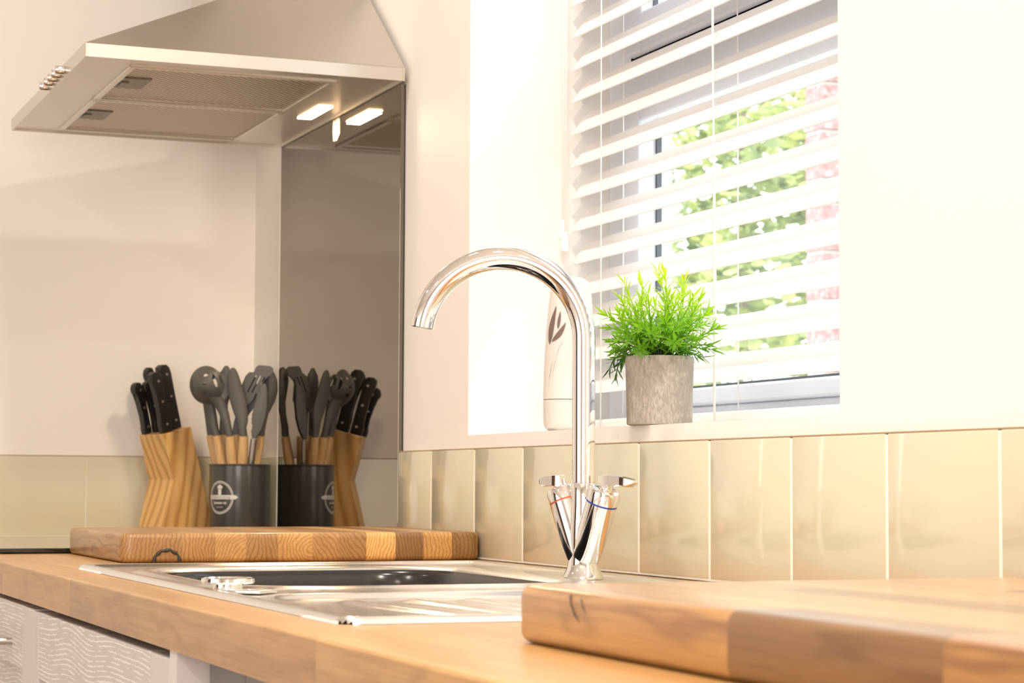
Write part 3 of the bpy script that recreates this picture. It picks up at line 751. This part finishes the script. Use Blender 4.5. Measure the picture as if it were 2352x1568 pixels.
e3 = spoon('black spoon head showing behind the skimmer at the back of the pot', (512, 1000), (520, 840),
      [(0, 9, .005), (.2, 9, .005), (.45, 8, .0045), (.65, 15, .005), (.8, 17, .005), (.9, 14, .004), (1, 4, .002)], .032, 'silicone_spoon')
e4 = spoon('slim grey utensil at the left back of the pot', (484, 1000), (468, 880),
      [(0, 8, .005), (.3, 8, .0045), (.7, 8, .004), (1, 6, .003)], .022, 'silicone_spatula')
# slotted turner
def plate_from(e, px_outline, dz, th, holes=(), name='head', lean=0):
    z0 = Zp + dz; bm = newbm()
    cx = sum(p[0] for p in px_outline)/len(px_outline); cy_ = sum(p[1] for p in px_outline)/len(px_outline); c = VP(cx, cy_, z0)
    k = z0/4908.1; o2 = [((x-cx)*k, (cy_-y)*k) for x, y in px_outline]
    def arr(n_):
        return [bm.verts.new(c + RH*u + Vector((0, 0, 1))*v + FH*n_) for u, v in o2]
    if not holes:
        slab(bm, o2, c, RH, Vector((0, 0, 1)), th, min(.0012, th*.3)); return obj(name, bm, 'silicone', parent=e, smooth=.7)
    cu = bpy.data.curves.new('outline', 'CURVE'); cu.dimensions = '2D'; cu.fill_mode = 'BOTH'; cu.extrude = th/2
    for lp in [o2] + [[((x-cx)*k, (cy_-y)*k) for x, y in h] for h in holes]:
        sp_ = cu.splines.new('POLY'); sp_.points.add(len(lp)-1); sp_.use_cyclic_u = True
        for pt_, (u, v) in zip(sp_.points, lp): pt_.co = (u*10, v*10, 0, 1)
    cu.extrude = th/2*10
    to = bpy.data.objects.new('outline', cu); C.objects.link(to); dg = bpy.context.evaluated_depsgraph_get(); me = bpy.data.meshes.new_from_object(to.evaluated_get(dg))
    bpy.data.objects.remove(to); bm.from_mesh(me); bpy.data.meshes.remove(me)
    for v in bm.verts: q = v.co/10; v.co = c + RH*q.x + Vector((0, 0, q.y)) + FH*q.z
    bmesh.ops.remove_doubles(bm, verts=bm.verts[:], dist=1e-6)
    return obj(name, bm, 'silicone', parent=e)
n5 = upt(540, 998, -.004); f5 = foot_for(n5)
e5 = utensil('slotted_turner', 'grey slotted turner with three slots, tallest head at right of the pot', f5, n5); handle(e5, f5, n5)
def slot(x, y): return [(x-1.6, y-1), (x+1.6, y+1), (x-19+1.6, y+39), (x-19-1.6, y+37)]
plate_from(e5, [(534, 998), (550, 998), (553, 975), (556, 950), (566, 934), (581, 918), (590, 896), (603, 876), (626, 856), (627, 846), (620, 840), (594, 838), (588, 842), (583, 853), (568, 862), (562, 876), (557, 905), (552, 925), (545, 945), (538, 970)], -.004, .003,
           [slot(588, 862), slot(598, 863), slot(608, 866)])
n6 = upt(560, 1000, .014); f6 = foot_for(n6)
e6 = utensil('silicone_spatula', 'plain grey spatula blade behind the slotted turner', f6, n6); handle(e6, f6, n6)
plate_from(e6, [(549, 999), (563, 1000), (566, 960), (584, 936), (592, 915), (588, 870), (582, 855), (572, 854), (564, 862), (556, 880), (552, 910), (548, 950)], .012, .0026)
# scalloped tongs
n7 = upt(583, 1008, -.018); f7 = foot_for(n7)
e7 = utensil('tongs', 'grey tongs with scalloped edge, right of centre in the pot', f7, n7)
bm = newbm(); tube(bm, [f7, n7], [.0035, .005], 14, flat=.6, ref=RH); obj('arm', bm, 'steel', parent=e7, smooth=.6)
sc = [(580, 1006), (590, 1006), (602, 985), (610, 960), (613, 930), (614, 900), (612, 886), (608, 880), (603, 882)]
left = []
for i in range(29):
    t_ = i/28; x = 601 - 22*t_ + (-4*math.sin(t_*PI)); y = 884 + 96*t_
    left.append((x - 3.0*abs(math.sin(t_*PI*5)), y))
left = [(x + (0 if y < 960 else (y-960)*.15), y) for x, y in left]
plate_from(e7, sc + left + [(578, 990)], -.018, .006)
# skimmer: big shallow round head with slots, bowl back facing the room
n8 = upt(497, 1000, -.008); f8 = foot_for(n8)
e8 = utensil('skimmer', 'round grey skimmer with cut-out slots at the left of the pot', f8, n8); handle(e8, f8, n8)
k8 = (Zp-.008)/4908.1
sec = [(upt(497, 1000, -.008), 9*k8, .0050), (upt(492, 980, -.008), 9.5*k8, .0048), (upt(488, 955, -.008), 10*k8, .0045), (upt(482, 930, -.008), 12*k8, .0045), (upt(474, 912, -.012), 14*k8, .004)]
blade_from(e8, sec, None, 'neck')
c8 = upt(475, 884, -.012); bm = newbm(); n_, mm_ = 96, 30; R8 = 42*k8
nrm = (-FH*.93 - Vector((0, 0, 1))*.10 - RH*.36).normalized(); ex, ey = frame(nrm)
grid = []
for j in range(mm_+1):
    rr8 = R8*j/mm_; dd8 = .020*(1-(j/mm_)**2)
    grid.append([bm.verts.new(c8 + ex*rr8*math.cos(2*PI*k/n_) + ey*rr8*math.sin(2*PI*k/n_) + nrm*dd8) for k in range(n_)] if j else [bm.verts.new(c8 + nrm*dd8)])
def cut8(p):
    q = p - c8; u_ = q.dot(RH)/R8; v_ = q.z/R8
    for (cu, cv, su, sv, ang) in ((.02, .50, .13, .09, .2), (-.02, .02, .11, .07, .0), (.05, -.42, .13, .10, -.3), (.50, .22, .09, .36, .35), (.78, .30, .07, .26, .35)):
        a_ = (u_-cu)*math.cos(ang) + (v_-cv)*math.sin(ang); b_ = -(u_-cu)*math.sin(ang) + (v_-cv)*math.cos(ang)
        if (a_/su)**2 + (b_/sv)**2 < 1: return True
    return False
for j in range(mm_):
    for k in range(n_):
        q = (grid[0][0], grid[1][k], grid[1][(k+1) % n_]) if j == 0 else (grid[j][k], grid[j+1][k], grid[j+1][(k+1) % n_], grid[j][(k+1) % n_])
        if not cut8(sum((v.co for v in q), Vector())/len(q)): bm.faces.new(q)
bmesh.ops.delete(bm, geom=[v for v in bm.verts if not v.link_faces], context='VERTS')
bmesh.ops.solidify(bm, geom=bm.faces[:], thickness=.0018)
obj('head', bm, 'silicone', parent=e8, smooth=.9)
# second slotted ladle head next to the skimmer
n9 = upt(528, 1001, -.022); f9 = foot_for(n9)
e9 = utensil('slotted_spoon', 'grey slotted spoon with curved neck between skimmer and upright spoon', f9, n9); handle(e9, f9, n9)
k9 = (Zp-.022)/4908.1
blade_from(e9, [(upt(528, 1001, -.022), 8.5*k9, .005), (upt(522, 975, -.022), 9*k9, .0048), (upt(514, 948, -.022), 12*k9, .0045), (upt(503, 925, -.022), 15*k9, .004), (upt(494, 912, -.024), 17*k9, .004)], None, 'neck')
plate_from(e9, [(480, 915), (512, 925), (526, 905), (524, 880), (516, 862), (503, 853), (490, 855), (478, 868), (472, 890)], -.018, .003,
           [[(489, 872), (494, 868), (505, 888), (511, 905), (506, 906), (494, 892)], [(502, 866), (507, 864), (514, 878), (517, 893), (512, 888)]])

# ------------------------------------------------------------------ window, glazing, blind
win = empty('window_1', (1.26, .2, WZ0), kind='structure')
YF0, YF1 = .178, .235
bm = newbm()
GX0, GX1, GZ0, GZ1 = .935, 1.60, .196, .519
def fr(bm, x0, x1, z0, z1, w_, y0, y1, bev=.002):
    box(bm, (x0, y0, z0), (x0+w_, y1, z1), bev); box(bm, (x1-w_, y0, z0), (x1, y1, z1), bev)
    box(bm, (x0+w_, y0, z0), (x1-w_, y1, z0+w_), bev); box(bm, (x0+w_, y0, z1-w_), (x1-w_, y1, z1), bev)
fr(bm, WX0, WX1, WZ0-.030, WZ1, .06, YF0+.012, YF1)
obj('window_frame', bm, 'upvc', parent=win)
bm = newbm(); box(bm, (WX0+.06, YF0+.008, .545), (WX1-.06, YF1, .615), .002); obj('transom', bm, 'upvc', parent=win)
bm = newbm(); x0, x1 = WX0+.06, WX1-.06
for (a, b, c, d_) in ((x0, GX0, WZ0+.03, .545), (GX1, x1, WZ0+.03, .545), (GX0, GX1, WZ0+.03, GZ0+.0), (GX0, GX1, GZ1, .545)):
    if d_ > c + .001: box(bm, (a, YF0+.002, c), (b, YF1-.01, d_), .003)
obj('glazing_bead', bm, 'upvc', parent=win)
bm = newbm(); fr(bm, GX0-.001, GX1+.001, GZ0-.001, GZ1+.001, .0055, YF0+.024, YF0+.030, 0); obj('gasket', bm, 'gasket', parent=win)
one('pane', (GX0, YF0+.030, GZ0-.002), (GX1, YF0+.034, GZ1+.002), 'pane', parent=win)
ss = empty('top_sash', (1.26, .19, .64)); ss.parent = win; ss.location = Vector((1.26, .19, .64)) - win.location
bm = newbm(); fr(bm, .905, WX1-.05, .600, WZ1-.05, .048, YF0-.004, YF1-.012, .003); obj('sash_frame', bm, 'upvc', parent=ss)
bm = newbm(); fr(bm, .9, WX1-.045, .597, WZ1-.045, .0052, YF0+.008, YF0+.012, 0); fr(bm, .950, WX1-.095, .645, WZ1-.095, .005, YF0+.012, YF0+.018, 0); obj('gasket', bm, 'gasket', parent=ss)
one('pane', (.95, YF0+.018, .645), (WX1-.096, YF0+.022, WZ1-.096), 'pane', parent=ss)

bl = empty('venetian_blind', (1.26, .14, WZ0+.004), 'white venetian blind with slats tilted open in the window recess', 'blind')
SXA, SXB = .8455, 1.6795; SY = .1300
prof = [(0, 0), (.0060, .0080), (.0125, .0161), (.0190, .0240), (.0250, .0310)]
def slatbm():
    bm = newbm(); th = .0011
    a = prof; nrm_ = [(.0009, -.0004)]*len(prof)
    back = [(y+.0011, z-.0008) for y, z in prof[::-1]]
    ring = a + back
    A = [bm.verts.new((SXA, SY+y, z)) for y, z in ring]; B = [bm.verts.new((SXB, SY+y, z)) for y, z in ring]
    k = len(ring); bm.faces.new(A[::-1]); bm.faces.new(B)
    for i in range(k): bm.faces.new((A[i], A[(i+1) % k], B[(i+1) % k], B[i]))
    return bm
first = None
for k in range(1, 24):
    z = .1563 + .0396*k
    if z > 1.09: break
    if first is None:
        first = obj('slat', slatbm(), 'slat', parent=bl, origin=None)
        me = first.data
        first.location = (0, 0, z)
    else:
        o = bpy.data.objects.new('slat', me); C.objects.link(o); o.parent = bl; o.location = (0, 0, z)
one('bottom_rail', (SXA, SY-.001, .1520), (SXB, SY+.022, .1640), 'slat', .003, parent=bl)
one('head_rail', (SXA-.005, SY-.012, 1.115), (SXB+.005, SY+.034, 1.157), 'slat', .003, parent=bl)
for x in (.940, 1.230, 1.56):
    for yy, nm in ((-.0012, 'ladder_cord'), (.0275, 'ladder_cord')):
        bm = newbm(); tube(bm, [(x, SY+yy, .155), (x, SY+yy, .6), (x+.0, SY+yy, 1.12)], .0008, 8); obj(nm, bm, 'cord', parent=bl)
bm = newbm(); tube(bm, [(1.232, SY-.0016, .156), (1.2365, SY-.0020, .25), (1.2350, SY-.0022, .36), (1.2315, SY-.0020, .48), (1.2285, SY-.0018, .62), (1.23, SY-.0018, 1.11)], .0011, 8); obj('lift_cord', bm, 'cord', parent=bl)
for dx, zb in ((0, .40), (.007, .385)):
    bm = newbm(); tube(bm, [(.8505+dx, SY-.012, zb), (.8510+dx, SY-.011, .7), (.8505+dx, SY-.008, 1.115)], .0009, 8); obj('pull_cord', bm, 'cord', parent=bl)
    bm = newbm(); lathe(bm, [(.002, .020), (.0035, .016), (.0055, .0), (.004, -.004)], (.8505+dx, SY-.012, zb-.012), n=16); obj('tassel', bm, 'cord', parent=bl, smooth=.6)

# ------------------------------------------------------------------ potted herb on the sill
PX_, PY_ = 1.312, .0270
pt = empty('potted_plant', (PX_, PY_, WZ0), 'bright green artificial herb in a round concrete pot on the window sill', 'plant')
P0 = Vector((PX_, PY_, WZ0))
bm = newbm(); lathe(bm, [(.0290, .0002), (.0320, .0010), (.0325, .002), (.0330, .03), (.0340, .066), (.0338, .0680), (.0318, .0684), (.0308, .0675), (.0300, .0600), (.002, .0590)], P0, n=72)
obj('pot', bm, 'concrete', parent=pt, smooth=.5)
bm = newbm(); lathe(bm, [(.0302, .0600), (.029, .0635), (.015, .0655), (.002, .066)], P0, n=32); obj('soil', bm, 'black', parent=pt, smooth=.6)
rp = random.Random(11)
def leaf(bm, p, d, n_, ln_, w_):
    """folded needle leaf, 8 triangles, curving"""
    d = d.normalized(); s = d.cross(n_).normalized(); n2 = s.cross(d)
    pr_ = [(0, .25, 0), (.3, .95, .02), (.6, .85, .05), (.85, .45, .11), (1, 0, .18)]
    L1 = []; Rr = []; Mi = []
    for t_, ww, dr in pr_:
        c = p + d*ln_*t_ - n2*ln_*dr*.9
        Mi.append(bm.verts.new(c - n2*w_*.22*ww)); L1.append(bm.verts.new(c + s*w_*ww)); Rr.append(bm.verts.new(c - s*w_*ww))
    for i in range(4):
        bm.faces.new((L1[i], Mi[i], Mi[i+1], L1[i+1])); bm.faces.new((Mi[i], Rr[i], Rr[i+1], Mi[i+1]))
def sprig(base, tip, bend, nleaf, ll=.0125):
    bm = newbm(); pts = []
    for i in range(9):
        t_ = i/8; p = base.lerp(tip, t_) + bend*math.sin(t_*PI); pts.append(p)
    tube(bm, pts, [.0010 - .0005*i/8 for i in range(9)], 5)
    for i in range(nleaf):
        t_ = .22 + .78*(i/(nleaf-1)); f_ = t_*8; j = min(int(f_), 7); p = pts[j].lerp(pts[j+1], f_-j); ax = (pts[j+1]-pts[j]).normalized()
        x_, y_ = frame(ax); a = i*2.4 + rp.uniform(-.3, .3)
        for k in range(2):
            aa = a + PI*k; rad = x_*math.cos(aa) + y_*math.sin(aa); spread = .95 - .45*max(0, t_-.6)/.4
            leaf(bm, p, ax*(.75 if t_ < .9 else 1.5) + rad*spread, ax*.9 - rad*.5, ll*rp.uniform(.8, 1.25), .00112*rp.uniform(.85, 1.25))
    bmesh.ops.recalc_face_normals(bm, faces=bm.faces[:])
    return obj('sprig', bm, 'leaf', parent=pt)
stems = newbm()
for i in range(54):
    u_ = (i+.5)/54; el = math.acos(1 - u_*1.02) if u_ < 1 else PI/2; az = i*2.39996
    el = min(el, 1.66)
    R3 = rp.uniform(.74, 1.05)
    se = math.sin(el)**.75
    tip = P0 + Vector((math.cos(az)*se*.070*R3, math.sin(az)*se*.056*R3, .068 + math.cos(el)*.086*R3 + .002))
    if tip.y > .115: tip.y = .115
    bs = P0 + Vector((math.cos(az)*.010*rp.uniform(.2, 1.4), math.sin(az)*.010, .0655))
    mid = P0 + Vector((math.cos(az)*.012, math.sin(az)*.010, .085))
    sprig(bs.lerp(mid, .4) if el < 1.2 else bs, tip, Vector((rp.uniform(-.006, .006), rp.uniform(-.006, .006), .005 if el > 1 else 0)), rp.randint(11, 15))
    tube(stems, [bs, bs.lerp(mid, .7)], .0013, 5)
for (dx, dy, dz) in ((-.038, -.030, .050), (-.030, -.040, .058), (-.045, -.018, .064)):
    sprig(P0+Vector((-.020, -.018, .066)), P0+Vector((dx, dy, dz)), Vector((-.003, -.003, .008)), 9)
obj('main_stems', stems, 'stem', parent=pt)

# ------------------------------------------------------------------ air freshener behind the tap
FX_, FY_ = 1.047, .042
af = empty('air_freshener', (FX_, FY_, WZ0), 'white upright air freshener with brown leaf print, behind the tap', 'air freshener')
def superring(hw, hd_, z, ox=0, n=40, pw=2.6):
    out = []
    for k in range(n):
        a = 2*PI*k/n; c, s = math.cos(a), math.sin(a)
        out.append(Vector((FX_, FY_, WZ0+z)) + RH*(ox + hw*math.copysign(abs(c)**(2/pw), c)) + FH*hd_*math.copysign(abs(s)**(2/pw), s))
    return out
secs = [(.0215, .020, .0003, .001), (.0262, .026, .004, 0), (.0278, .028, .012, 0), (.0280, .0285, .0345, 0)]
bm = newbm(); loft(bm, [superring(a, b, z, o) for a, b, z, o in secs]); obj('lower_shell', bm, 'white_plastic', parent=af, smooth=.8)
secs = [(.0280, .0285, .0352, 0), (.0276, .028, .07, .0004), (.0262, .027, .11, .0012), (.0243, .0255, .14, .0020), (.0225, .0235, .158, .0026), (.0195, .0205, .166, .0026), (.0130, .0135, .1705, .0026), (.004, .004, .172, .0026)]
bm = newbm(); loft(bm, [superring(a, b, z, o) for a, b, z, o in secs]); obj('upper_shell', bm, 'white_plastic', parent=af, smooth=.8)
def shell_pt(px, py, lift=.0004):
    """nearest front point of the shell for an across/height position (metres from the axis)"""
    z = py; k = 0
    for (a, b, zz, o), (a2, b2, z2, o2) in zip(secs, secs[1:]):
        if zz <= z <= z2: t_ = (z-zz)/(z2-zz); hw = a+(a2-a)*t_; hd_ = b+(b2-b)*t_; ox = o+(o2-o)*t_; break
    u_ = max(-.97, min(.97, (px-ox)/hw)); v_ = (1 - abs(u_)**2.6)**(1/2.6)
    return Vector((FX_, FY_, WZ0+z)) + RH*(px) - FH*(hd_*v_ + lift)
def leafshape(bm, p0, p1, w_, lift=.0006, bow=0):
    d = Vector((p1[0]-p0[0], p1[1]-p0[1])); nrm_ = Vector((-d.y, d.x)).normalized(); n = 10; A = []; B = []
    for i in range(n+1):
        t_ = i/n; ww = w_*math.sin(PI*t_**.8)**.9; c = Vector(p0) + d*t_ + nrm_*bow*math.sin(PI*t_)
        A.append(shell_pt(*(c+nrm_*ww), lift)); B.append(shell_pt(*(c-nrm_*ww), lift))
    rows_ = [A] + [[a.lerp(b, t_) for a, b in zip(A, B)] for t_ in (.5,)] + [B]
    V_ = [[bm.verts.new(p) for p in r] for r in rows_]
    for r0, r1 in zip(V_, V_[1:]):
        for i in range(n): bm.faces.new((r0[i], r0[i+1], r1[i+1], r1[i]))
def leafobj(p0, p1, w_, mt, nm, bow=0, lab=None, th=.0004):
    bm = newbm(); leafshape(bm, p0, p1, w_, .0009, bow); obj(nm, bm, mt, parent=af, label=lab)
leafobj((-.0215, .095), (-.0140, .138), .0026, 'leafprint', 'leaf_print', .0012)
leafobj((-.0125, .112), (-.0095, .132), .0016, 'leafprint', 'leaf_print')
leafobj((-.0190, .098), (-.0035, .1195), .0026, 'leafprint', 'leaf_print', -.0015)
for i, (a, b) in enumerate((((-.019, .060), (-.012, .088)), ((-.022, .055), (-.018, .078)), ((-.014, .085), (-.006, .100)))):
    leafobj(a, b, .0006, 'white_plastic', 'embossed_leaf', .001)

# ------------------------------------------------------------------ outside
S('ground', (-14, .3, -1.0), (8, 14, -.92), 'paving')
bw = empty('garden_wall', (-2.5, 3.0, -.92), 'pink brick garden wall seen through the right of the blind', 'wall')
one('mortar', (-2.60, 2.408, -.918), (-2.506, 3.45, 1.56), 'mortar', parent=bw)
bme = None
for r in range(33):
    for c in range(5):
        y = 2.40 + c*.235 - (.1175 if r % 2 else 0); z = -.915 + r*.075
        if y < 2.39: y0_, y1_ = 2.40, y+.225
        else: y0_, y1_ = y, y+.225
        if y0_ > 3.3: continue
        if y1_ - y0_ > .2 and bme:
            o = bpy.data.objects.new('brick', bme); C.objects.link(o); o.parent = bw; o.location = Vector((-2.5, y0_, z)) - bw.location; continue
        bm = newbm(); box(bm, (-2.598, y0_, z), (-2.494, y1_, z+.065), .003, 1)
        o = obj('brick', bm, 'brick', parent=bw)
        if y1_ - y0_ > .2:
            off = Vector((-2.5, y0_, z)) - bw.location
            for v in o.data.vertices: v.co -= off
            o.location = off; bme = o.data
hedge = newbm(); rh = random.Random(5)
centres = [(rh.uniform(-8.0, -1.2), rh.uniform(3.4, 4.6), rh.uniform(-.8, 2.3), rh.uniform(.18, .36)) for _ in range(330)]
for (cx, cy_, cz, cr) in centres:
    for _ in range(62):
        d = Vector((rh.gauss(0, 1), rh.gauss(0, 1), rh.gauss(0, 1))).normalized(); p = Vector((cx, cy_, cz)) + d*cr*rh.uniform(.6, 1)
        n_ = (d + Vector((rh.uniform(-.7, .7), rh.uniform(-.7, .7), rh.uniform(-.2, .9)))).normalized(); x_, y_ = frame(n_); s = rh.uniform(.024, .046)
        vs = [hedge.verts.new(p + x_*s*a + y_*s*b) for a, b in ((-1.1, 0), (-.3, -.6), (.7, -.4), (1.3, 0), (.7, .4), (-.3, .6))]; hedge.faces.new(vs)
hg = empty('hedge', (-4.5, 4.1, -.92), 'sunlit green hedge outside beyond the blind', 'hedge')
obj('foliage', hedge, 'hedge', parent=hg, kind='stuff')
for (x, y) in ((-6.3, 4.1), (-4.9, 4.0), (-3.6, 4.2), (-2.2, 4.1)):
    bm = newbm(); tube(bm, [(x, y, -.92), (x+.05, y, .2), (x-.03, y+.05, 1.4), (x+.06, y, 2.2)], [.045, .035, .028, .015], 10); obj('trunk', bm, 'bark', parent=hg, smooth=.8)
bm = newbm(); tube(bm, [(-4.6, 2.9, .60), (-1.6, 2.2, .30)], .012, 10)
for x, y, z in ((-4.4, 2.853, .58), (-3.4, 2.62, .48), (-2.4, 2.387, .38)): tube(bm, [(x, y, -.92), (x, y, z)], .012, 8)
tag(obj('handrail', bm, 'rail', smooth=.8), 'thin white handrail sloping across the view low outside the window', 'handrail')
